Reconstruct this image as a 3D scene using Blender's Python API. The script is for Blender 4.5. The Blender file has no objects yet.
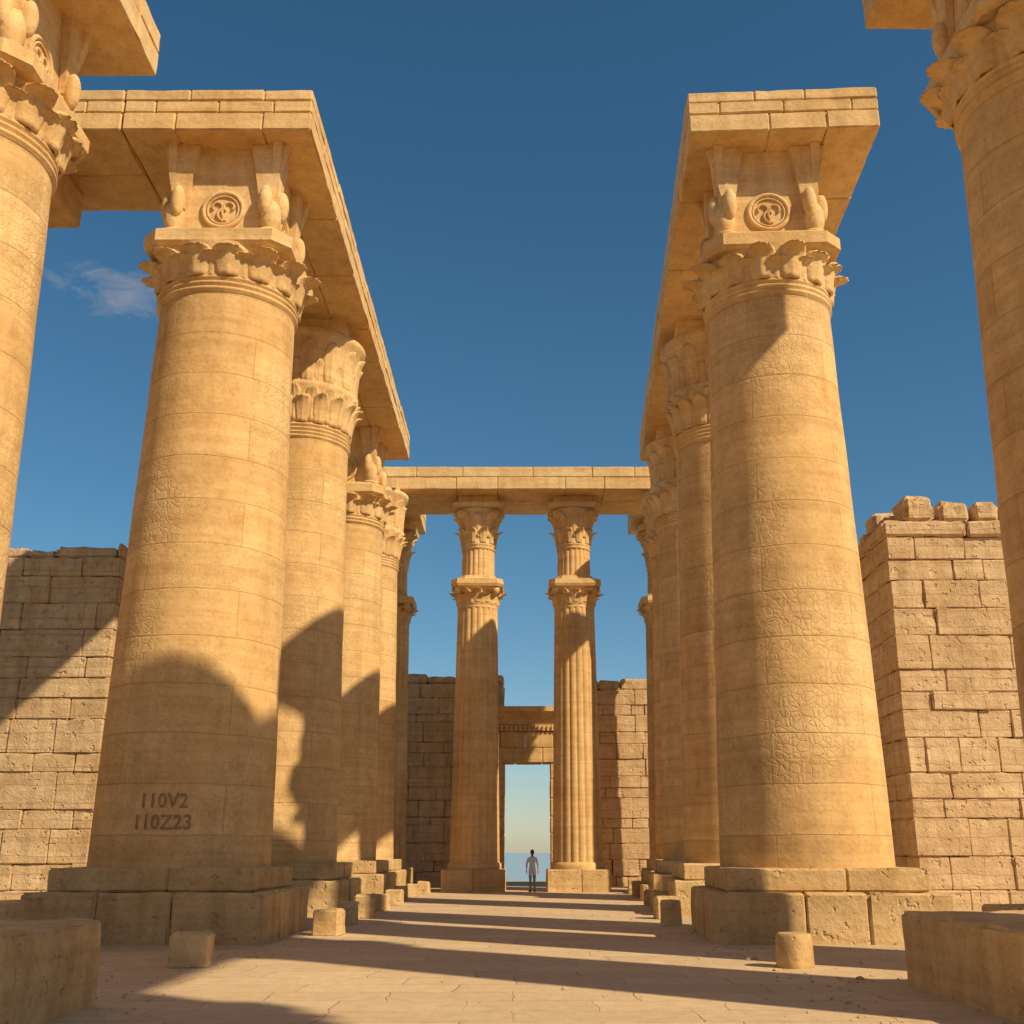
import bpy, math, random
from mathutils import Vector, noise, Matrix
random.seed(7)
R=math.radians
C=bpy.context
scene=C.scene
SUN_AZ=51.0   # degrees from straight ahead (+Y) that light travels toward the left
SUN_EL=39.5

# ---------------------------------------------------------------- mesh builder
class MB:
    def __init__(s): s.v=[]; s.f=[]; s.uv=[]; s.sm=[]
    def add(s,vs,fs,uvs,smooth=False):
        o=len(s.v); s.v+=vs
        for f,u in zip(fs,uvs):
            s.f.append([i+o for i in f]); s.uv.append(u); s.sm.append(smooth)
    def obj(s,name,mat,parent=None,loc=(0,0,0),rz=0):
        me=bpy.data.meshes.new(name); me.from_pydata([tuple(p) for p in s.v],[],s.f)
        ul=me.uv_layers.new(name='UVMap'); flat=[]
        for u in s.uv:
            for a in u: flat+=[a[0],a[1]]
        ul.data.foreach_set('uv',flat)
        me.polygons.foreach_set('use_smooth',s.sm)
        me.materials.append(mat); me.update()
        o=bpy.data.objects.new(name,me); C.collection.objects.link(o)
        o.location=loc; o.rotation_euler=(0,0,rz)
        if parent: o.parent=parent
        return o
def empty(name,loc=(0,0,0),rz=0):
    o=bpy.data.objects.new(name,None); C.collection.objects.link(o)
    o.location=loc; o.rotation_euler=(0,0,rz); o.empty_display_size=.5
    return o

def rough_block(m,x0,x1,y0,y1,z0,z1,b=.05,res=.45,amp=.012,wear=1.0):
    """box with a worn, chamfered edge and slightly uneven faces"""
    lo=(x0,y0,z0); hi=(x1,y1,z1); cs=[]
    for a in range(3):
        L=hi[a]-lo[a]; bb=min(b,L*.25)
        n=max(1,int(round((L-2*bb)/res)))
        cs.append([0,bb]+[bb+(L-2*bb)*i/n for i in range(1,n)]+[L-bb,L])
    N=[len(c) for c in cs]; idx={}; vs=[]
    off=Vector((random.random()*50,random.random()*50,random.random()*50))
    def vert(i,j,k):
        key=(i,j,k)
        if key in idx: return idx[key]
        p=[lo[0]+cs[0][i],lo[1]+cs[1][j],lo[2]+cs[2][k]]
        ext=[ (-1 if q==0 else (1 if q==N[a]-1 else 0)) for a,q in enumerate((i,j,k))]
        ne=sum(1 for e in ext if e)
        P=Vector(p)+off
        n1=noise.noise(P*1.7); n2=noise.noise(P*5.0+Vector((9,9,9)))
        if ne>=2:
            pull=b*(.35+.9*max(0,n1+.45*n2+.15)*wear)*(1 if ne==2 else 1.35)
            for a in range(3):
                if ext[a]: p[a]-=ext[a]*pull
        d=amp*(n1*1.3+n2*.7)
        for a in range(3):
            if ext[a]: p[a]+=ext[a]*d
        idx[key]=len(vs); vs.append(tuple(p)); return idx[key]
    fs=[];uvs=[]
    def U(f,ax):
        r=[]
        for i in f:
            p=vs[i]
            r.append((p[1],p[2]) if ax==0 else ((p[0],p[2]) if ax==1 else (p[0],p[1])))
        return r
    for ax in range(3):
        a,bx=[(1,2),(0,2),(0,1)][ax]
        for side in (0,N[ax]-1):
            for i in range(N[a]-1):
                for j in range(N[bx]-1):
                    q=[]
                    for (di,dj) in ((0,0),(1,0),(1,1),(0,1)):
                        t=[0,0,0]; t[ax]=side; t[a]=i+di; t[bx]=j+dj; q.append(vert(*t))
                    flip=(side==0) if ax!=1 else (side!=0)
                    if flip: q.reverse()
                    fs.append(q); uvs.append(U(q,ax))
    m.add(vs,fs,uvs,False)

def split(a,b,s,j=.25,off=False):
    n=max(1,int(round((b-a)/s))); w=(b-a)/n; pts=[a]
    if off and n>1:
        pts.append(a+w*.5)
        for i in range(1,n): pts.append(a+w*(i+.5)+random.uniform(-j,j)*w*.5)
    else:
        for i in range(1,n): pts.append(a+w*i+random.uniform(-j,j)*w)
    pts.append(b); return pts
def blocks(m,x0,x1,y0,y1,z0,z1,sx,sy,sz,gap=.012,jit=.012,b=.04,res=.5,amp=.012,j=.2,topf=None,wear=1.0,courses=None,zj=.08):
    zs=courses or split(z0,z1,sz,zj)
    for k in range(len(zs)-1):
        sxx=sx*(random.uniform(.7,1.35) if j>.4 else 1)
        xs=split(x0,x1,sxx,j,k%2==1); ys=split(y0,y1,sy,j*.6,k%2==1 and (y1-y0)>(x1-x0))
        for a in range(len(xs)-1):
            for c in range(len(ys)-1):
                za,zb=zs[k],zs[k+1]
                if topf:
                    t=topf((xs[a]+xs[a+1])/2,(ys[c]+ys[c+1])/2)
                    if za>=t-.05: continue
                g=gap/2; e=[random.uniform(-jit,jit) for _ in range(4)]
                xa=xs[a]+(g if a else e[0]); xb=xs[a+1]-(g if a<len(xs)-2 else e[1])
                ya=ys[c]+(g if c else e[2]); yb=ys[c+1]-(g if c<len(ys)-2 else e[3])
                rough_block(m,xa,xb,ya,yb,za+g*.6,zb-g*.6,b,res,amp,wear=wear)
    
def lathe(m,prof,n=64,rf=None,smooth=True,cap=True,cx=0,cy=0,uref=None):
    vs=[];fs=[];uvs=[]
    ur=uref or max(p[0] for p in prof)
    vv=[prof[0][1]]
    for i in range(1,len(prof)): vv.append(vv[-1]+math.hypot(prof[i][0]-prof[i-1][0],prof[i][1]-prof[i-1][1]))
    for (r,z) in prof:
        for k in range(n):
            t=2*math.pi*k/n; rr=rf(t,z,r) if rf else r
            vs.append((cx+rr*math.cos(t),cy+rr*math.sin(t),z))
    for i in range(len(prof)-1):
        for k in range(n):
            k2=(k+1)%n
            fs.append([i*n+k,i*n+k2,(i+1)*n+k2,(i+1)*n+k])
            u0=ur*2*math.pi*k/n; u1=ur*2*math.pi*(k+1)/n
            uvs.append([(u0,vv[i]),(u1,vv[i]),(u1,vv[i+1]),(u0,vv[i+1])])
    m.add(vs,fs,uvs,smooth)
    if cap:
        for i,rev in ((0,True),(len(prof)-1,False)):
            ring=[vs[i*n+k] for k in range(n)]
            f=list(range(n)); 
            if rev: f.reverse()
            m.add(ring,[f],[[(ring[q][0],ring[q][1]) for q in f]],False)

def leaf_ring(m,n,r0,z0,r1,z1,width,curl=.18,phase=0,bulge=.08,tw=9,th=9,thick=.07,pointy=.5,cx=0,cy=0,rib=.02):
    for k in range(n):
        t0=2*math.pi*(k+phase)/n
        jr=random.uniform(-.02,.02); jz=random.uniform(-.03,.03); chip=random.random()<.12
        for side in (1,0):
            vs=[];fs=[];uvs=[]
            for i in range(th+1):
                v=i/th
                if chip: v*=.86
                w=width*(.66+.34*math.sin(min(1,v*1.25)*math.pi/2)) * math.sqrt(max(.02,1-max(0,(v-.5)/.5)**2.6*pointy))
                r=r0+(r1-r0)*(v**1.8)+jr*v
                z=z0+(z1-z0)*v+jz*v
                if v>.7:
                    q=(v-.7)/.3; r+=curl*q; z-=curl*.55*q*q
                for j in range(tw+1):
                    u=2*j/tw-1
                    a=t0+u*w*.5/max(r,.1)
                    rr=r+bulge*(1-u*u)+ (rib*math.cos(u*math.pi*3)) + (0 if side else -thick)
                    vs.append((cx+rr*math.cos(a),cy+rr*math.sin(a),z-(.0 if side else thick*.4)))
            W=tw+1
            for i in range(th):
                for j in range(tw):
                    q=[i*W+j,i*W+j+1,(i+1)*W+j+1,(i+1)*W+j]
                    if not side: q.reverse()
                    fs.append(q); uvs.append([(vs[x][0]+vs[x][1],vs[x][2]) for x in q])
            if side: A=vs; FA=fs; UA=uvs
            else:
                o=len(A); allv=A+vs; FS=FA+[[x+o for x in f] for f in fs]; US=UA+uvs
                bd=[j for j in range(tw+1)]+[i*W+tw for i in range(1,th+1)]+[th*W+j for j in range(tw-1,-1,-1)]+[i*W for i in range(th-1,0,-1)]
                for e in range(len(bd)):
                    a,b2=bd[e],bd[(e+1)%len(bd)]
                    FS.append([b2,a,a+o,b2+o]); US.append([(0,0)]*4)
                m.add(allv,FS,US,True)

def ball(m,c,r,n=20,k=12,smooth=True):
    prof=[]
    for i in range(k+1):
        a=-math.pi/2+math.pi*i/k
        prof.append((max(.001,math.cos(a)),math.sin(a)))
    mm=MB(); lathe(mm,prof,n,cap=False)
    vv=[(c[0]+p[0]*r[0],c[1]+p[1]*r[1],c[2]+p[2]*r[2]) for p in mm.v]
    m.add(vv,mm.f,mm.uv,smooth)

def prism(m,pts_bot,pts_top,z0,z1):
    n=len(pts_bot)
    vs=[(p[0],p[1],z0) for p in pts_bot]+[(p[0],p[1],z1) for p in pts_top]
    fs=[[i,(i+1)%n,n+(i+1)%n,n+i] for i in range(n)]+[list(range(n))[::-1],[n+i for i in range(n)]]
    uvs=[]
    for f in fs: uvs.append([(vs[i][0]+vs[i][1],vs[i][2]) for i in f])
    m.add(vs,fs,uvs,False)

# ---------------------------------------------------------------- materials
def new_mat(name):
    mt=bpy.data.materials.new(name); mt.use_nodes=True
    nt=mt.node_tree; nt.nodes.clear()
    out=nt.nodes.new('ShaderNodeOutputMaterial'); bs=nt.nodes.new('ShaderNodeBsdfPrincipled')
    nt.links.new(bs.outputs[0],out.inputs[0])
    return mt,nt,bs
def N(nt,t,**kw):
    n=nt.nodes.new(t)
    for k,v in kw.items(): setattr(n,k,v)
    return n
def mathn(nt,op,a,b=None,clamp=False):
    n=N(nt,'ShaderNodeMath',operation=op,use_clamp=clamp)
    for i,x in enumerate((a,b)):
        if x is None: continue
        if isinstance(x,(int,float)): n.inputs[i].default_value=x
        else: nt.links.new(x,n.inputs[i])
    return n.outputs[0]
def mixc(nt,bt,fac,a,b):
    n=N(nt,'ShaderNodeMix',data_type='RGBA',blend_type=bt)
    for s,x in ((0,fac),(6,a),(7,b)):
        if isinstance(x,(int,float)): n.inputs[s].default_value=x
        elif isinstance(x,tuple): n.inputs[s].default_value=x+(1,) if len(x)==3 else x
        else: nt.links.new(x,n.inputs[s])
    return n.outputs[2]
def ramp(nt,fac,stops,interp='LINEAR'):
    n=N(nt,'ShaderNodeValToRGB'); n.color_ramp.interpolation=interp
    e=n.color_ramp.elements
    while len(e)<len(stops): e.new(.5)
    for i,(p,c) in enumerate(stops):
        e[i].position=p; e[i].color=(c,c,c,1) if isinstance(c,(int,float)) else c+(1,)
    nt.links.new(fac,n.inputs[0]); return n.outputs[0]
def noisen(nt,vec,scale,detail=5,rough=.6,dist=0):
    n=N(nt,'ShaderNodeTexNoise'); n.inputs['Scale'].default_value=scale; n.inputs['Detail'].default_value=detail
    n.inputs['Roughness'].default_value=rough; n.inputs['Distortion'].default_value=dist
    nt.links.new(vec,n.inputs['Vector']); return n.outputs[0]
def stone(name,c1,c2,brick=None,mortar=.012,bump=.5,carve=0,streak=.25,dark=.6,pit=1.0,jointbump=1.0,band=.4):
    mt,nt,bs=new_mat(name)
    pos=N(nt,'ShaderNodeNewGeometry').outputs['Position']
    big=noisen(nt,pos,.35,1,.6); med=noisen(nt,pos,2.2,2,.65); fine=noisen(nt,pos,12,4,.75)
    col=mixc(nt,'MIX',ramp(nt,big,[(.3,0.0),(.7,1.0)]),c1,c2)
    col=mixc(nt,'MULTIPLY',.42,col,ramp(nt,med,[(.3,(.68,.60,.50)),(.6,(1,1,1)),(.8,(1.08,1.05,1.0))]))
    col=mixc(nt,'MULTIPLY',.45,col,ramp(nt,fine,[(.32,(.60,.54,.48)),(.5,(1,1,1))]))
    mp=N(nt,'ShaderNodeMapping'); mp.inputs['Scale'].default_value=(2.3,2.3,.16); nt.links.new(pos,mp.inputs[0])
    st=noisen(nt,mp.outputs[0],1.0,2,.65)
    col=mixc(nt,'MULTIPLY',streak,col,ramp(nt,st,[(.35,(.6,.52,.44)),(.55,(1,1,1))]))
    mp2=N(nt,'ShaderNodeMapping'); mp2.inputs['Scale'].default_value=(.2,.2,5.0); nt.links.new(pos,mp2.inputs[0])
    bd=noisen(nt,mp2.outputs[0],1.0,2,.7)
    col=mixc(nt,'MULTIPLY',band,col,ramp(nt,bd,[(.35,(.74,.65,.56)),(.6,(1,1,1))]))
    h=mathn(nt,'MULTIPLY',fine,.5*pit)
    h=mathn(nt,'ADD',h,mathn(nt,'MULTIPLY',med,.9))
    if pit>1:
        pits=noisen(nt,pos,4,2,.6)
        h=mathn(nt,'SUBTRACT',h,mathn(nt,'MULTIPLY',ramp(nt,pits,[(.30,1.0),(.38,0.0)]),.7*pit))
    if brick:
        uv=N(nt,'ShaderNodeUVMap'); 
        wob=N(nt,'ShaderNodeTexNoise'); wob.inputs['Scale'].default_value=1.1; wob.inputs['Detail'].default_value=0.5; nt.links.new(pos,wob.inputs['Vector'])
        vm=N(nt,'ShaderNodeVectorMath',operation='MULTIPLY_ADD'); nt.links.new(wob.outputs['Color'],vm.inputs[0]); vm.inputs[1].default_value=(.06,.05,0) if pit<=1 else (.2,.16,0); nt.links.new(uv.outputs[0],vm.inputs[2])
        def br(w,hh,mo,so=.5):
            b=N(nt,'ShaderNodeTexBrick'); nt.links.new(vm.outputs[0],b.inputs['Vector'])
            b.inputs['Scale'].default_value=1; b.inputs['Brick Width'].default_value=w; b.inputs['Row Height'].default_value=hh
            b.inputs['Mortar Size'].default_value=mo; b.inputs['Mortar Smooth'].default_value=.5
            b.inputs['Color1'].default_value=(.80,.75,.68,1); b.inputs['Color2'].default_value=(1.06,1.03,.98,1); b.inputs['Mortar'].default_value=(.66,.58,.48,1)
            b.offset=so; return b
        b1=br(brick[0],brick[1],mortar,.43)
        fade=ramp(nt,med,[(.38,.15),(.6,1.0)])
        col=mixc(nt,'MULTIPLY',dark,col,b1.outputs['Color'])
        h=mathn(nt,'SUBTRACT',h,mathn(nt,'MULTIPLY',mathn(nt,'MULTIPLY',b1.outputs['Fac'],fade),jointbump))
        if carve:
            b2=br(.34,.51,.03,.3)
            m2=ramp(nt,big,[(.40,0.0),(.56,1.0)])
            vo=N(nt,'ShaderNodeTexVoronoi',feature='DISTANCE_TO_EDGE'); vo.inputs['Scale'].default_value=5.5; nt.links.new(vm.outputs[0],vo.inputs['Vector'])
            e=ramp(nt,vo.outputs['Distance'],[(.03,1.0),(.09,0.0)])
            g=mathn(nt,'MULTIPLY',mathn(nt,'MAXIMUM',mathn(nt,'MULTIPLY',b2.outputs['Fac'],.6),e),m2)
            h=mathn(nt,'SUBTRACT',h,mathn(nt,'MULTIPLY',g,carve))
            col=mixc(nt,'MULTIPLY',mathn(nt,'MULTIPLY',g,.25*min(1,carve*2)),col,(.6,.5,.4))
    bp=N(nt,'ShaderNodeBump'); bp.inputs['Strength'].default_value=bump; bp.inputs['Distance'].default_value=.05
    nt.links.new(h,bp.inputs['Height']); nt.links.new(bp.outputs[0],bs.inputs['Normal'])
    nt.links.new(col,bs.inputs['Base Color']); bs.inputs['Roughness'].default_value=.92
    bs.inputs['Specular IOR Level'].default_value=.15
    return mt
S1=(.79,.515,.225); S2=(.85,.605,.305)
m_shaft=stone('sandstone_shaft',S1,S2,(3.7,1.02),.016,.5,carve=.30,dark=.6,jointbump=1.0,band=.40,streak=.2)
m_flute=stone('sandstone_fluted',S1,S2,(2.2,1.4),.012,.4)
m_cap=stone('sandstone_carved',S1,S2,None,bump=.6,streak=.3)
m_beam=stone('sandstone_beam',S1,S2,None,bump=.6)
m_ped=stone('sandstone_pedestal',(.67,.455,.21),(.73,.525,.27),None,bump=.8,streak=.35,pit=1.1)
m_wall=stone('sandstone_wall',(.71,.50,.28),(.79,.58,.35),(1.35,.55),.014,1.0,streak=.3,pit=1.5,dark=.3,jointbump=.5)
m_gate=stone('sandstone_gate',S1,S2,(1.4,.7),.012,.5)

def flat_mat(name,c,rough=.8):
    mt,nt,bs=new_mat(name)
    pos=N(nt,'ShaderNodeTexCoord').outputs['Object']
    n=noisen(nt,pos,30,4,.6)
    col=mixc(nt,'MULTIPLY',.4,c,ramp(nt,n,[(.3,.7),(.7,1.1)]))
    nt.links.new(col,bs.inputs['Base Color']); bs.inputs['Roughness'].default_value=rough
    return mt

# ground
mt,nt,bs=new_mat('sandy_ground')
pos=N(nt,'ShaderNodeNewGeometry').outputs['Position']
a=noisen(nt,pos,.25,3,.6); b=noisen(nt,pos,3,4,.7); c=noisen(nt,pos,30,3,.7)
col=mixc(nt,'MIX',a,(.57,.42,.245),(.65,.50,.31))
col=mixc(nt,'MULTIPLY',.5,col,ramp(nt,b,[(.3,(.7,.66,.6)),(.65,(1.05,1.03,1))]))
col=mixc(nt,'MULTIPLY',.5,col,ramp(nt,c,[(.35,.55),(.55,1.0)]))
nt.links.new(col,bs.inputs['Base Color']); bs.inputs['Roughness'].default_value=.95; bs.inputs['Specular IOR Level'].default_value=.15
bp=N(nt,'ShaderNodeBump'); bp.inputs['Strength'].default_value=.8; bp.inputs['Distance'].default_value=.04
nt.links.new(mathn(nt,'ADD',mathn(nt,'MULTIPLY',b,.8),mathn(nt,'MULTIPLY',c,.4)),bp.inputs['Height']); nt.links.new(bp.outputs[0],bs.inputs['Normal'])
m_ground=mt
# paving
mt,nt,bs=new_mat('flagstone_paving')
pos=N(nt,'ShaderNodeNewGeometry').outputs['Position']
wob=N(nt,'ShaderNodeTexNoise'); wob.inputs['Scale'].default_value=.9; wob.inputs['Detail'].default_value=2; nt.links.new(pos,wob.inputs['Vector'])
vm=N(nt,'ShaderNodeVectorMath',operation='MULTIPLY_ADD'); nt.links.new(wob.outputs['Color'],vm.inputs[0]); vm.inputs[1].default_value=(.3,.3,0); nt.links.new(pos,vm.inputs[2])
bk=N(nt,'ShaderNodeTexBrick'); nt.links.new(vm.outputs[0],bk.inputs['Vector'])
bk.inputs['Scale'].default_value=1; bk.inputs['Brick Width'].default_value=1.5; bk.inputs['Row Height'].default_value=.85; bk.inputs['Mortar Size'].default_value=.012; bk.inputs['Mortar Smooth'].default_value=.7
bk.inputs['Color1'].default_value=(.82,.79,.76,1); bk.inputs['Color2'].default_value=(1.05,1.03,1,1); bk.inputs['Mortar'].default_value=(.85,.8,.75,1); bk.offset=.37; bk.squash=1.35; bk.squash_frequency=3
a=noisen(nt,pos,.5,3,.65); b=noisen(nt,pos,4,4,.7); c=noisen(nt,pos,35,3,.7)
keep=ramp(nt,a,[(.42,1.0),(.60,.15)])
joint=mathn(nt,'MULTIPLY',bk.outputs['Fac'],keep)
col=mixc(nt,'MIX',a,(.65,.475,.28),(.73,.56,.36))
col=mixc(nt,'MULTIPLY',.6,col,bk.outputs['Color'])
col=mixc(nt,'MULTIPLY',.5,col,ramp(nt,b,[(.3,(.74,.68,.6)),(.6,(1,1,1))]))
col=mixc(nt,'MULTIPLY',.35,col,ramp(nt,c,[(.35,.6),(.55,1.0)]))
col=mixc(nt,'MULTIPLY',mathn(nt,'MULTIPLY',joint,.6),col,(.5,.42,.34))
nt.links.new(col,bs.inputs['Base Color']); bs.inputs['Roughness'].default_value=.85; bs.inputs['Specular IOR Level'].default_value=.2
h=mathn(nt,'SUBTRACT',mathn(nt,'ADD',mathn(nt,'MULTIPLY',b,.6),mathn(nt,'MULTIPLY',c,.2)),mathn(nt,'MULTIPLY',joint,.6))
bp=N(nt,'ShaderNodeBump'); bp.inputs['Strength'].default_value=.7; bp.inputs['Distance'].default_value=.035
nt.links.new(h,bp.inputs['Height']); nt.links.new(bp.outputs[0],bs.inputs['Normal'])
m_pave=mt
# added sea, distance haze put into its pale blue colour
mt,nt,bs=new_mat('haze_tinted_sea')
pos=N(nt,'ShaderNodeNewGeometry').outputs['Position']
n=noisen(nt,pos,.15,3,.6)
bs.inputs['Base Color'].default_value=(.32,.45,.54,1); bs.inputs['Roughness'].default_value=.6
bp=N(nt,'ShaderNodeBump'); bp.inputs['Strength'].default_value=.15; bp.inputs['Distance'].default_value=.6
nt.links.new(n,bp.inputs['Height']); nt.links.new(bp.outputs[0],bs.inputs['Normal'])
m_haze_sea=mt

# ---------------------------------------------------------------- ground, path, added sea
def sheet(name,x0,x1,y0,y1,z,mat):
    m=MB()
    vs=[(x0,y0,z),(x1,y0,z),(x1,y1,z),(x0,y1,z)]
    m.add(vs,[[0,1,2,3]],[[(0,0)]*4])
    return m.obj(name,mat)
m=MB()
g=[(-2500,-2500,0),(2500,-2500,0),(2500,72,0),(-2500,72,0),(2500,110,-14),(-2500,110,-14)]
m.add(g,[[0,1,2,3],[3,2,4,5]],[[(0,0)]*4]*2); m.obj('ground',m_ground)
sheet('added_sea',-9000,9000,90,12000,-10,m_haze_sea)  # added sheet, gives the doorway its hazy blue
# paved path with an irregular edge
m=MB(); n=120; vs=[];
for i in range(n+1):
    y=-12+76*i/n
    l=-4.9+.25*noise.noise(Vector((0,y*.9,0)))+(-3.2 if y<21.5 else 0)*1.0
    r=3.75+.25*noise.noise(Vector((5,y*.9,0)))+(3.6 if y<21.5 else 0)+.04*max(0,y-25)
    vs+= [(l,y,.004),(r,y,.004)]
fs=[[2*i,2*i+1,2*i+3,2*i+2] for i in range(n)]
m.add(vs,fs,[[(0,0)]*4]*n); m.obj('paved_path',m_pave)

# ---------------------------------------------------------------- columns
ZN=14.30; ZB=18.47; ZT=19.62
def shaft_prof(r0,r1,z0,z1,n=44):
    p=[]
    for i in range(n+1):
        t=i/n; r=r0+(r1-r0)*(t**1.12)
        p.append((r,z0+(z1-z0)*t))
    return p
def wobf(cx,cy):
    def f(t,z,r):
        return r+.018*noise.noise(Vector((math.cos(t)*1.5+cx,math.sin(t)*1.5+cy,z*.6)))
    return f
def pedestal(par,hw1,hw2,z1=.94,z2=1.39,two=True):
    m=MB()
    blocks(m,-hw1,hw1,-hw1,hw1,-.05,z1,1.6,1.6,1.0,jit=.02,b=.045,res=.25,amp=.02,courses=[-.05,z1],gap=.008,wear=1.7)
    if two:
        blocks(m,-hw2,hw2,-hw2,hw2,z1,z2,2.0,2.0,1.0,jit=.015,b=.04,res=.25,amp=.016,courses=[z1,z2],gap=.008,wear=1.7)
    m.obj('pedestal',m_ped,par)
def block_capital(par,r,s=1.0):
    m=MB()
    pr=[(r*1.0,ZN-.02)]
    for i in range(3):
        z=ZN+.02+i*.14
        pr+=[(r*1.0,z),(r*1.045,z+.03),(r*1.05,z+.07),(r*1.045,z+.10),(r*1.0,z+.13)]
    pr+=[(r*1.02,ZN+.5),(r*1.1,ZN+.85),(r*1.14,ZN+1.25)]
    lathe(m,pr,72)
    leaf_ring(m,14,r*1.02,ZN+.42,r*1.16,ZN+1.22,2*math.pi*r*1.2/14*.98,curl=.22,bulge=.14,pointy=.6)
    leaf_ring(m,14,r*1.0,ZN+.38,r*1.08,ZN+.98,2*math.pi*r*1.15/14*.9,curl=.14,phase=.5,bulge=.07,pointy=.6)
    w=r*1.10; c=.40
    def octo(w,c): return [(w-c,-w),(w,-w+c),(w,w-c),(w-c,w),(-w+c,w),(-w,w-c),(-w,-w+c),(-w+c,-w)]
    z=ZN+1.2
    prism(m,octo(w*.95,c),octo(w,c),z,z+.08); prism(m,octo(w,c),octo(w,c),z+.08,z+.38); prism(m,octo(w,c),octo(w*.9,c*.9),z+.38,z+.50)
    z0=z+.50; z1=ZB
    q=r*.72   # central die
    prism(m,[(q,-q),(q,q),(-q,q),(-q,-q)],[(q*1.02,-q*1.02),(q*1.02,q*1.02),(-q*1.02,q*1.02),(-q*1.02,-q*1.02)],z0,z1)
    for k in range(4):
        a=k*math.pi/2; ca,sa=math.cos(a),math.sin(a)
        def T(p): return (p[0]*ca-p[1]*sa,p[0]*sa+p[1]*ca,p[2])
        mm=MB()
        for s in (-1,1):
            zb=z0+.75
            vb=[(s*q*.80,-q-.02),(s*q*.80,-q-.14),(s*(q*1.0),-q-.14),(s*(q*1.0),-q-.02)]
            vt=[(s*q*.54,-q-.02),(s*q*.54,-q-.24),(s*(q+.38),-q-.24),(s*(q+.38),-q-.02)]
            if s<0: vb.reverse(); vt.reverse()
            prism(mm,vb,vt,zb,z1)
            ball(mm,(s*(q+.02),-q-.04,z0+.50),(.25,.23,.48),16,12)
            ball(mm,(s*(q+.24),-q+.10,z0+.88),(.17,.17,.42),14,10)
            ball(mm,(s*(q-.02),-q-.08,z0+.09),(.28,.2,.11),16,8)
        prism(mm,[(-q*.72,-q-.16),(q*.72,-q-.16),(q*.72,-q),(-q*.72,-q)],[(-q*.72,-q-.06),(q*.72,-q-.06),(q*.72,-q),(-q*.72,-q)],z0,z0+.14)
        zc=z0+.74; R0=.48
        for (ra,rb) in ((R0,.06),(R0*.80,.028)):
            n1,n2=40,8; vs=[];fs=[]
            for i in range(n1):
                t=2*math.pi*i/n1
                for j in range(n2):
                    u=2*math.pi*j/n2; rr=ra+rb*math.cos(u)
                    vs.append((rr*math.cos(t),-q-.035-rb*math.sin(u),zc+rr*math.sin(t)))
            for i in range(n1):
                for j in range(n2):
                    fs.append([i*n2+j,((i+1)%n1)*n2+j,((i+1)%n1)*n2+(j+1)%n2,i*n2+(j+1)%n2])
            mm.add(vs,fs,[[(0,0)]*4]*len(fs),True)
        for (cx_,cz_,rr_,a0,a1) in ((-.14,.08,.12,-.9,3.6),(.14,.08,.12,-.5,4.0),(.05,-.12,.17,2.2,4.9)):
            for i in range(16):
                t=a0+(a1-a0)*i/15; f=1-.3*i/15
                ball(mm,(cx_+rr_*math.cos(t),-q-.035,zc+cz_+rr_*math.sin(t)),(.036*f,.045,.036*f),8,6)
        for i in range(9): ball(mm,(.02*math.sin(i),-q-.035,zc-.3+.05*i),(.035,.05,.035),8,6)
        base=len(m.sm)
        m.add([T(p) for p in mm.v],mm.f,mm.uv,False)
        for i in range(len(mm.sm)): m.sm[base+i]=mm.sm[i]
    m.obj('capital',m_cap,par)
def bell_capital(par,r):
    m=MB()
    z=ZN+.5
    pr=[(r,ZN-.02)]
    for i in range(4):
        zz=ZN+.02+i*.13; pr+=[(r,zz),(r*1.04,zz+.03),(r*1.045,zz+.07),(r*1.0,zz+.12)]
    pr+=[(r*1.0,z+.1),(r*1.03,z+.5),(r*1.1,z+1.0),(r*1.15,z+1.25),(r*1.17,z+1.4),(r*1.08,z+1.45),(r*1.07,z+1.8),(r*1.12,z+2.4),(r*1.20,z+2.9),(r*1.27,z+3.0),(r*1.28,z+3.2),(r*1.16,z+3.26)]
    lathe(m,pr,96)
    leaf_ring(m,18,r*1.0,z+.05,r*1.15,z+1.05,2*math.pi*r*1.15/18*.95,curl=.13,bulge=.10,pointy=.9)
    leaf_ring(m,18,r*1.0,z+.1,r*1.14,z+1.3,2*math.pi*r*1.1/18*.9,curl=.08,phase=.5,bulge=.06,pointy=.9)
    leaf_ring(m,14,r*1.07,z+1.42,r*1.15,z+2.85,2*math.pi*r*1.15/14*.80,curl=.10,bulge=.12,pointy=.95,th=12,rib=.03)
    leaf_ring(m,14,r*1.05,z+1.42,r*1.10,z+2.2,2*math.pi*r*1.15/14*.5,curl=.06,phase=.5,bulge=.07,pointy=.95)
    w=r*.98
    prism(m,[(w,-w),(w,w),(-w,w),(-w,-w)],[(w,-w),(w,w),(-w,w),(-w,-w)],z+3.2,ZB)
    m.obj('capital',m_cap,par)
def great_column(x,y,r0,r1,cap='block',hw=(2.35,2.02),two=True,rz=0,zb=1.39,z1=.94):
    e=empty('temple_column',(x,y,0),rz)
    pedestal(e,hw[0],hw[1],z1,zb,two)
    m=MB(); z0=zb if two else z1
    p=[(r0*1.0,z0-.02),(r0*1.0,z0+.02)]+shaft_prof(r0,r1,z0+.03,ZN)
    lathe(m,p,112,rf=wobf(x,y),uref=1.75)
    m.obj('shaft',m_shaft,e)
    (block_capital if cap=='block' else bell_capital)(e,r1)
    return e
rowR=-math.atan(.049)
def RX(y): return 6.05+.049*(y-25)
c1=great_column(-7.4,25,1.90,1.62)
great_column(-7.4,34.5,1.78,1.52,'bell')
great_column(-7.4,44,1.74,1.50,'block')
great_column(-7.5,50.7,1.74,1.48,'bell',hw=(2.2,1.95))
great_column(RX(25),25,1.83,1.48,hw=(2.3,2.0),rz=rowR)
great_column(RX(34.5),34.5,1.76,1.48,'bell',hw=(2.3,2.0),rz=rowR)
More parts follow.
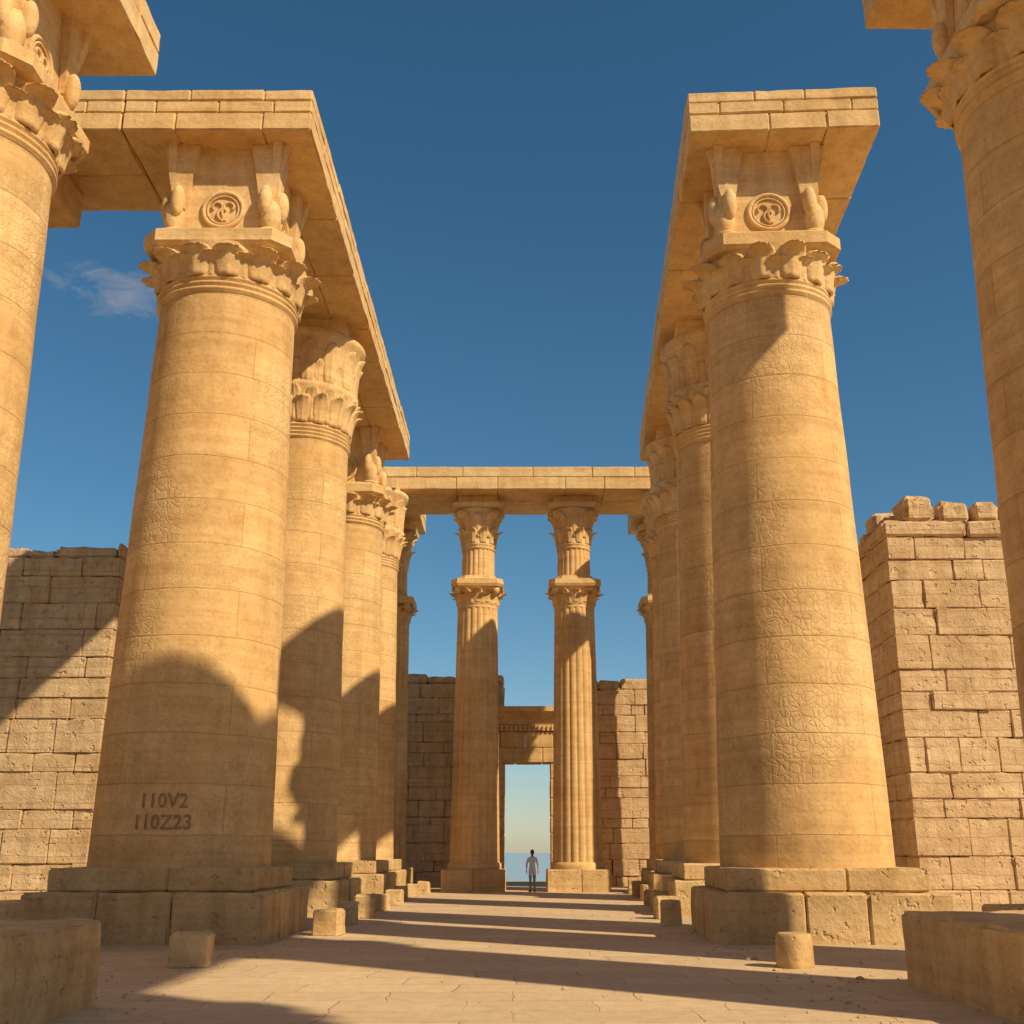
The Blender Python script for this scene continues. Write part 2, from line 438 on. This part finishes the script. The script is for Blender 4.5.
great_column(RX(44),44,1.74,1.48,'bell',hw=(2.3,2.0),rz=rowR)
great_column(7.45,50.7,1.72,1.46,'bell',hw=(2.2,1.95))
# nearer, outer columns
for (x,y) in ((-10.85,18.5),(-10.85,9.0),(-10.85,-.5)): great_column(x,y,1.85,1.6,hw=(2.1,2.0),two=False,z1=.9)
for (x,y) in ((9.5,17.0),(10.5,9.9),(10.5,.4)): great_column(x,y,1.85,1.56,hw=(2.1,2.0),two=False,z1=.9)
cc=great_column(-14.9,25,1.8,1.55,hw=(2.1,1.95))
m=MB(); rough_block(m,1.4,3.1,-1.0,.9,17.5,ZB-.003,.05,.4,.012); m.obj('corbel',m_beam,cc)

# inscription on the first column
m_ins=stone('incised_letters',(.42,.26,.115),(.48,.31,.15),None,bump=.4)
def inscription(txt,ztxt,size):
    cu=bpy.data.curves.new('tmp','FONT'); cu.body=txt; cu.size=size; cu.align_x='CENTER'; cu.extrude=.0; cu.resolution_u=3; cu.offset=.006; cu.space_character=1.05
    o=bpy.data.objects.new('tmp',cu); C.collection.objects.link(o)
    C.view_layer.update()
    me=bpy.data.meshes.new_from_object(o.evaluated_get(C.evaluated_depsgraph_get()))
    z0=ztxt
    for v in me.vertices:
        x,yy=v.co.x*.92,v.co.y
        z=z0+yy; t=(z-1.42)/(ZN-1.42); r=1.90+(1.62-1.90)*(max(t,0)**1.12)+.022
        a=-math.pi/2+x/r+.05
        v.co=(r*math.cos(a),r*math.sin(a),z)
    bpy.data.objects.remove(o)
    me.materials.clear(); me.materials.append(m_ins)
    ob=bpy.data.objects.new('inscription',me); C.collection.objects.link(ob); ob.parent=c1
    sm=ob.modifiers.new('s','SOLIDIFY'); sm.thickness=.012; sm.offset=-1
inscription('110V2',2.56,.40); inscription('110Z23',2.14,.40)

# composite fluted columns
def fluted_column(x,y,sc=1.0):
    e=empty('fluted_temple_column',(x,y,0))
    m=MB()
    blocks(m,-1.42,1.42,-1.42,1.42,-.05,.62,1.4,1.4,1,jit=.01,b=.04,res=.4,courses=[-.05,.95],gap=.008)
    m.obj('pedestal',m_ped,e)
    fl=lambda t,z,r: r*(1-.06*(1-abs(math.sin(10*t))**.7))
    m=MB()
    lathe(m,[(1.22,.94),(1.24,1.05),(1.22,1.2),(1.16,1.25)],96)
    lathe(m,[(1.15-.18*(i/24),1.25+11.9*i/24) for i in range(25)],200,rf=fl)
    lathe(m,[(.82-.03*i/6,14.4+1.7*i/6) for i in range(7)],200,rf=fl)
    m.obj('shaft',m_flute,e)
    m=MB()
    z=12.9
    lathe(m,[(.96,z),(1.0,z+.05),(.96,z+.1),(.97,z+.15),(1.02,z+.2),(.98,z+.26),(1.0,z+.5),(1.12,z+.9),(1.2,z+1.0)],72)
    leaf_ring(m,12,.97,z+.25,1.2,z+.95,.58,curl=.18,bulge=.07,pointy=.7)
    leaf_ring(m,12,.97,z+.2,1.12,z+.75,.5,curl=.14,phase=.5,bulge=.06,pointy=.7)
    w=1.27
    def octo(w,c): return [(w-c,-w),(w,-w+c),(w,w-c),(w-c,w),(-w+c,w),(-w,w-c),(-w,-w+c),(-w+c,-w)]
    prism(m,octo(w*.96,.3),octo(w,.3),z+1.0,z+1.12); prism(m,octo(w,.3),octo(w*.98,.3),z+1.12,z+1.36)
    prism(m,octo(w*.75,.3),octo(w*.68,.3),z+1.36,z+1.6)
    for k in range(4):
        a=math.pi/4+k*math.pi/2; ball(m,(1.26*math.cos(a),1.26*math.sin(a),z+.88),(.2,.2,.26),14,10)
    z=15.85
    lathe(m,[(.80,z),(.86,z+.06),(.80,z+.13),(.82,z+.18),(.87,z+.24),(.81,z+.3),(.82,z+.8),(.92,z+1.4),(1.08,z+1.85),(1.16,z+2.0),(1.1,z+2.04)],72,rf=lambda t,zz,rr: rr*(1+.03*abs(math.cos(6*t))*(zz>z+.3)))
    leaf_ring(m,10,.80,z+.3,1.0,z+1.1,.5,curl=.15,bulge=.07,pointy=.8)
    leaf_ring(m,10,.82,z+.6,1.10,z+1.9,.52,curl=.16,phase=.5,bulge=.08,pointy=.8,th=11)
    for k in range(4):
        a=math.pi/4+k*math.pi/2; ball(m,(1.16*math.cos(a),1.16*math.sin(a),z+1.72),(.22,.22,.24),14,10)
    w=1.0; prism(m,octo(w*1.22,.2),octo(w*1.26,.2),z+2.03,z+2.25); prism(m,octo(w,.1),octo(w,.1),z+2.25,ZB)
    m.obj('capitals',m_cap,e)
fluted_column(-2.3,53); fluted_column(2.4,53); fluted_column(-7.0,56.8); fluted_column(7.25,56.8)

# ---------------------------------------------------------------- beams
def beam(name,x0,x1,y0,y1,sx,sy,rz=0,loc=(0,0,0),cs=None):
    m=MB()
    blocks(m,x0,x1,y0,y1,ZB,ZT,sx,sy,.6,gap=.008,jit=.012,b=.035,res=.3,amp=.016,j=.3,wear=1.7,courses=cs or [ZB,ZB+.62,ZT])
    return m.obj(name,m_beam,None,loc,rz)
CS=[ZB,ZB+.5,ZB+.84,ZT]
beam('unseen_shade_beam',-9.8,-5.2,23.0,46.8,1.7,3.2,cs=CS)
beam('unseen_shade_beam',-1.95,2.65,-2.0,21.9,1.7,3.2,rowR,(RX(25),25,0),cs=CS)
beam('unseen_shade_beam',-16.4,-9.83,23.0,26.6,2.0,1.8,cs=CS)
beam('unseen_shade_beam',-9.6,9.8,50.9,55.2,2.9,2.1)
beam('unseen_shade_beam',-9.2,-5.5,55.23,59,1.8,1.9)
beam('unseen_shade_beam',5.7,9.4,55.23,59,1.8,1.9)
beam('unseen_shade_beam',-13,-8.35,-3,21.1,2.3,3.2)
beam('unseen_shade_beam',7.25,11.0,14.62,19.6,2.0,2.6)
beam('unseen_shade_beam',8.5,12.7,-8,14.58,2.3,3.2)  # out of view, set outward and lengthened to shade left column and plinth
beam('unseen_shade_beam',4.1,8.47,7.8,12.6,2.2,2.2)  # unseen arm added to cast the arched shadow on the left column

# ---------------------------------------------------------------- walls
def wall(name,x0,x1,y0,y1,H,sx,sz,rx=.3,amp=.04,merlon=None,mat=None,jit=.045,slab=True,seed=1.0):
    m=MB()
    top=H-.55
    blocks(m,x0,x1,y0,y1,-.1,top,sx,(y1-y0)/2,sz,gap=.006,jit=jit,b=.035,res=rx,amp=amp,j=.45,wear=2.6,zj=.3)
    if merlon:  # projecting worn string course
        blocks(m,x0-.05,x1,y0-.10,y1,top+.004,H,2.1,(y1-y0)/2,.5,gap=.02,jit=.06,b=.08,res=.22,amp=.05,j=.35,wear=2)
    else:       # broken top course of uneven stones
        x=x0
        while x<x1-.2:
            w=min(random.uniform(.9,2.1),x1-x); h=.55*max(.25,min(1.1,.85+.9*noise.noise(Vector((x*.5,seed,0)))))
            rough_block(m,x,x+w-.03,y0+random.uniform(0,.05),y0+(y1-y0)*.6,top+.004,top+h,.08,.25,.05,wear=2); x+=w
    if merlon:   # row of worn battlement stones
        x=x0+.75
        while x<x1-1:
            w=random.uniform(.70,1.05); h=random.uniform(.70,1.0)
            rough_block(m,x,x+w,y0+.05,y0+1.3,H+.01,H+h,.14,.16,.07,wear=2)
            x+=w+random.uniform(.10,.25)
        y=y0+1.45
        while y<y1-.9:
            w=random.uniform(.7,.9); rough_block(m,x0+.1,x0+1.2,y,y+w,H+.01,H+random.uniform(.35,.8),.13,.18,.05,wear=2); y+=w+.15
    return m.obj(name,mat or m_wall)
wall('ruined_stone_wall',12.1,36,35.8,39.2,12.35,1.7,.85,merlon=True)
wall('ruined_stone_wall',-42,-13.9,37,40,11.95,1.8,.82,seed=2.2)
wall('ruined_stone_wall',-10.5,-1.15,60,62.2,10.95,1.5,.75,rx=.5,seed=4.1)
wall('ruined_stone_wall',2.35,10.8,60,62.2,10.6,1.5,.75,rx=.5,seed=5.7)

# gateway
e=empty('stone_gateway',(0,0,0))
m=MB()
blocks(m,-1.95,-1.05,58.6,59.95,-.05,6.1,1.2,1.4,.85,jit=.01)
blocks(m,1.3,2.2,58.6,59.95,-.05,6.1,1.2,1.4,.85,jit=.01)
m.obj('jambs',m_gate,e)
m=MB()
blocks(m,-2.0,2.25,58.55,59.97,6.1,7.7,1.5,1.5,.8,jit=.008)
m.obj('lintel',m_gate,e)
m=MB()
x=-1.98
while x<2.2:
    rough_block(m,x,x+.13,58.4,58.56,7.72,8.0,.01,.3,.003); x+=.24
rough_block(m,-2.05,2.3,58.56,59.97,7.71,8.05,.03,.5,.01)
pr=[]
for i in range(9):
    a=i/8*math.pi/2; pr.append((58.55-.45*(1-math.cos(a)),8.06+.62*math.sin(a)))
pr+= [(58.08,8.7),(58.08,8.95)]
vs=[];fs=[]
for (y,z) in pr: vs+=[(-2.35,y,z),(2.6,y,z)]
vs+=[(-2.35,59.97,8.95),(2.6,59.97,8.95),(-2.35,59.97,8.06),(2.6,59.97,8.06)]
k=len(vs)//2
fs=[[2*i,2*i+1,2*i+3,2*i+2] for i in range(k-1)]+[[2*k-2,2*k-1,1,0]]
fs+=[[2*i for i in range(k)],[2*i+1 for i in range(k)][::-1]]
m.add(vs,fs,[[(vs[q][0],vs[q][2]) for q in f] for f in fs])
m.obj('cornice',m_gate,e)

# low blocks in front and small stones
def lowblock(x0,x1,y0,y1,z):
    m=MB(); blocks(m,x0,x1,y0,y1,-.05,z,2.6,4,1,jit=.02,b=.045,res=.16,amp=.022,courses=[-.05,z],gap=.006,wear=1.8)
    m.obj('low_stone_plinth',m_ped)
lowblock(-9.6,-4.95,6.0,13.9,.95); lowblock(5.1,9.6,6.0,16.0,.93)
def bollard(x,y,w,h,cyl=False,rz=0):
    m=MB()
    if cyl:
        lathe(m,[(w*.5,-.02),(w*.52,.05),(w*.5,h*.5),(w*.49,h-.05),(w*.46,h-.01),(w*.42,h)],28,rf=lambda t,z,r:r*(1+.05*noise.noise(Vector((math.cos(t)*2+x,math.sin(t)*2+y,z*3)))))
    else: rough_block(m,-w/2,w/2,-w/2,w/2,-.03,h,.045,.10,.03,wear=1.8)
    m.obj('stone_bollard',m_ped,None,(x,y,0),rz)
bollard(-5.2,18.5,.62,.5,False,.15); bollard(4.15,18.3,.56,.5,True)
for i,(x,y,w,c) in enumerate([(-4.2,25.2,.58,0),(-4.35,28.9,.5,1),(-4.3,31.5,.55,0),(-4.4,35.5,.5,0),(-4.35,39,.55,0),(-4.5,42.5,.5,1),(-4.4,46,.55,0),(-4.3,49.5,.5,0),
    (3.5,28.2,.5,1),(3.75,31.2,.6,0),(4.0,35,.5,0),(4.2,38.6,.55,0),(4.4,42.2,.5,1),(4.5,46,.55,0),(4.6,49.4,.5,0)]):
    bollard(x,y,w,w*random.uniform(.9,1.2),bool(c),random.uniform(-.2,.2))

# pebbles / rubble
m=MB()
for i in range(1700):
    s=random.choice((-1,1)); y=random.uniform(9,55)
    if s<0: x=-random.choice((abs(random.gauss(4.9,.35)),random.uniform(5,14)))
    else: x=random.choice((abs(random.gauss(3.9,.35))+.04*max(0,y-25),random.uniform(4.2,12)))
    if i%9==0: x=random.uniform(-5,5)
    r=random.uniform(.010,.032)*(1+1.8*(random.random()<.04))
    if i%9==0: r*=.6
    vs=[]
    for (a,b2,c2) in ((1,0,0),(-1,0,0),(0,1,0),(0,-1,0),(0,0,.8),(.6,.6,.4),(-.6,.6,.4),(.6,-.6,.4),(-.6,-.6,.4)):
        k=r*random.uniform(.8,1.25); vs.append((x+a*k,y+b2*k,c2*k+.006))
    fs=[[0,5,7],[0,2,5],[2,6,5],[2,1,6],[1,8,6],[1,3,8],[3,7,8],[3,0,7],[4,5,6],[4,6,8],[4,8,7],[4,7,5]]
    m.add(vs,fs,[[(0,0)]*3]*len(fs))
m.obj('scattered_pebbles',m_ped)

# ---------------------------------------------------------------- person
def skin(name,verts,edges,mat,parent,root=0,sub=2):
    me=bpy.data.meshes.new(name); me.from_pydata([v[:3] for v in verts],edges,[])
    o=bpy.data.objects.new(name,me); C.collection.objects.link(o); o.parent=parent
    md=o.modifiers.new('Skin','SKIN'); md.use_smooth_shade=True
    for i,v in enumerate(verts):
        me.skin_vertices[0].data[i].radius=(v[3],v[3])
    me.skin_vertices[0].data[root].use_root=True
    s=o.modifiers.new('Sub','SUBSURF'); s.levels=sub; s.render_levels=sub
    me.materials.append(mat); return o
mt,nt,bs=new_mat('traveller_clothes')
oc=N(nt,'ShaderNodeTexCoord').outputs['Object']; sx=N(nt,'ShaderNodeSeparateXYZ'); nt.links.new(oc,sx.inputs[0])
zz=mathn(nt,'DIVIDE',sx.outputs[2],2.0)
cr=ramp(nt,zz,[(0.0,(.05,.035,.025)),(.05,(.34,.31,.28)),(.36,(.80,.77,.72)),(.745,(.42,.26,.17))],'CONSTANT')
nt.links.new(mixc(nt,'MULTIPLY',.3,cr,ramp(nt,noisen(nt,oc,12,4,.6),[(.3,.6),(.7,1.0)])),bs.inputs['Base Color']); bs.inputs['Roughness'].default_value=.85
m_cl=mt; m_skin=flat_mat('skin',(.42,.26,.17),.6); m_hair=flat_mat('dark_hair',(.05,.035,.025),.6); m_eye=flat_mat('eye',(.05,.04,.04),.3)
P=empty('person',(.32,51.2,.004),R(8))
bv=[(0,0,.96,.135),(0,.0,1.10,.125),(0,-.01,1.25,.145),(0,-.01,1.40,.13),(0,0,1.50,.06),(0,.01,1.58,.052),
 (-.17,0,1.41,.065),(-.25,.02,1.15,.047),(-.26,-.05,.92,.034),(.17,0,1.41,.065),(.25,-.03,1.15,.047),(.27,.05,.93,.034),
 (-.09,0,.88,.095),(-.10,-.10,.50,.062),(-.10,-.10,.12,.045),(-.10,-.10,.05,.045),(-.10,.10,.035,.035),
 (.09,0,.88,.095),(.10,.08,.50,.062),(.10,-.04,.12,.045),(.10,-.05,.05,.045),(.10,.15,.035,.035)]
be=[(0,1),(1,2),(2,3),(3,4),(4,5),(3,6),(6,7),(7,8),(3,9),(9,10),(10,11),(0,12),(12,13),(13,14),(14,15),(15,16),(0,17),(17,18),(18,19),(19,20),(20,21)]
skin('body',bv,be,m_cl,P)
for s,(hx,hy,hz) in ((-1,(-.26,-.05,.92)),(1,(.27,.05,.93))):
    v=[(hx,hy,hz,.026),(hx,hy+.005,hz-.06,.034),(hx,hy+.01,hz-.09,.03)]; e2=[(0,1),(1,2)]
    for k in range(4):
        b0=len(v); yy=hy+(-.03+.02*k); L=[.075,.085,.08,.06][k]
        v+=[(hx,yy,hz-.10,.009),(hx-s*.006,yy,hz-.10-L*.55,.0085),(hx-s*.02,yy,hz-.10-L,.007)]
        e2+=[(2,b0),(b0,b0+1),(b0+1,b0+2)]
    b0=len(v); v+=[(hx-s*.015,hy+.045,hz-.07,.011),(hx-s*.02,hy+.06,hz-.11,.009)]; e2+=[(1,b0),(b0,b0+1)]
    skin('hand',v,e2,m_skin,P,0,1)
m=MB(); ball(m,(0,.012,1.665),(.075,.095,.118),24,16); ball(m,(0,.108,1.65),(.014,.02,.026),10,8)
ball(m,(-.076,.005,1.655),(.012,.02,.03),10,8); ball(m,(.076,.005,1.655),(.012,.02,.03),10,8); ball(m,(0,.10,1.61),(.026,.01,.008),10,6)
m.obj('head',m_skin,P)
m=MB(); ball(m,(0,-.012,1.69),(.086,.098,.108),24,16); ball(m,(0,-.07,1.62),(.06,.04,.07),14,10); m.obj('hair',m_hair,P)
m=MB(); ball(m,(-.03,.098,1.665),(.012,.01,.008),10,6); ball(m,(.03,.098,1.665),(.012,.01,.008),10,6); m.obj('eyes',m_eye,P)

# ---------------------------------------------------------------- camera
cam=bpy.data.cameras.new('camera'); co=bpy.data.objects.new('camera',cam); C.collection.objects.link(co)
co.location=(0,0,1.7); co.rotation_euler=(R(90+17.05),0,0)
cam.sensor_width=36; cam.lens=1108/1024*36; cam.shift_x=-13/1024; cam.clip_end=20000; cam.clip_start=.1
scene.camera=co

# ---------------------------------------------------------------- light
sd=Vector((math.sin(R(SUN_AZ))*math.cos(R(SUN_EL)),-math.cos(R(SUN_AZ))*math.cos(R(SUN_EL)),math.sin(R(SUN_EL))))
L=bpy.data.lights.new('sun','SUN'); L.energy=5; L.angle=R(.8); L.color=(1,.83,.57)
lo=bpy.data.objects.new('sun',L); C.collection.objects.link(lo); lo.rotation_euler=sd.to_track_quat('Z','Y').to_euler()
lo.location=(20,-20,40)
w=bpy.data.worlds.new('World'); scene.world=w; w.use_nodes=True; nt=w.node_tree
bg=nt.nodes['Background']; sky=nt.nodes.new('ShaderNodeTexSky'); sky.sky_type='NISHITA'; sky.sun_disc=False
sky.sun_elevation=R(SUN_EL); sky.sun_rotation=math.atan2(sd.x,sd.y); sky.air_density=1.0; sky.dust_density=.3; sky.ozone_density=3.2
tc=N(nt,'ShaderNodeTexCoord')
cd=Vector((-.330,.829,.444)).normalized()
# small wispy cloud low in the left of the sky
vs_=N(nt,'ShaderNodeVectorMath',operation='SUBTRACT'); nt.links.new(tc.outputs['Generated'],vs_.inputs[0]); vs_.inputs[1].default_value=cd
vsc=N(nt,'ShaderNodeVectorMath',operation='MULTIPLY'); nt.links.new(vs_.outputs[0],vsc.inputs[0]); vsc.inputs[1].default_value=(21,21,48)
ln=N(nt,'ShaderNodeVectorMath',operation='LENGTH'); nt.links.new(vsc.outputs[0],ln.inputs[0])
mpc=N(nt,'ShaderNodeMapping'); mpc.inputs['Scale'].default_value=(1,1,2.6); nt.links.new(tc.outputs['Generated'],mpc.inputs[0])
nn=noisen(nt,mpc.outputs[0],22,5,.62,.6)
k=mathn(nt,'ADD',mathn(nt,'SUBTRACT',1.0,ln.outputs['Value']),mathn(nt,'MULTIPLY',mathn(nt,'SUBTRACT',nn,.5),3.2))
cm=mathn(nt,'MULTIPLY',ramp(nt,k,[(.1,0.0),(1.0,1.0)]),.4,True)
hs=N(nt,'ShaderNodeHueSaturation'); hs.inputs['Hue'].default_value=.487; hs.inputs['Saturation'].default_value=1.2; nt.links.new(sky.outputs[0],hs.inputs['Color'])
col=mixc(nt,'MIX',cm,hs.outputs[0],(5.0,4.6,4.6))
nt.links.new(col,bg.inputs[0]); bg.inputs[1].default_value=.088
scene.view_settings.view_transform='Standard'; scene.view_settings.look='None'; scene.view_settings.exposure=0; scene.view_settings.gamma=1
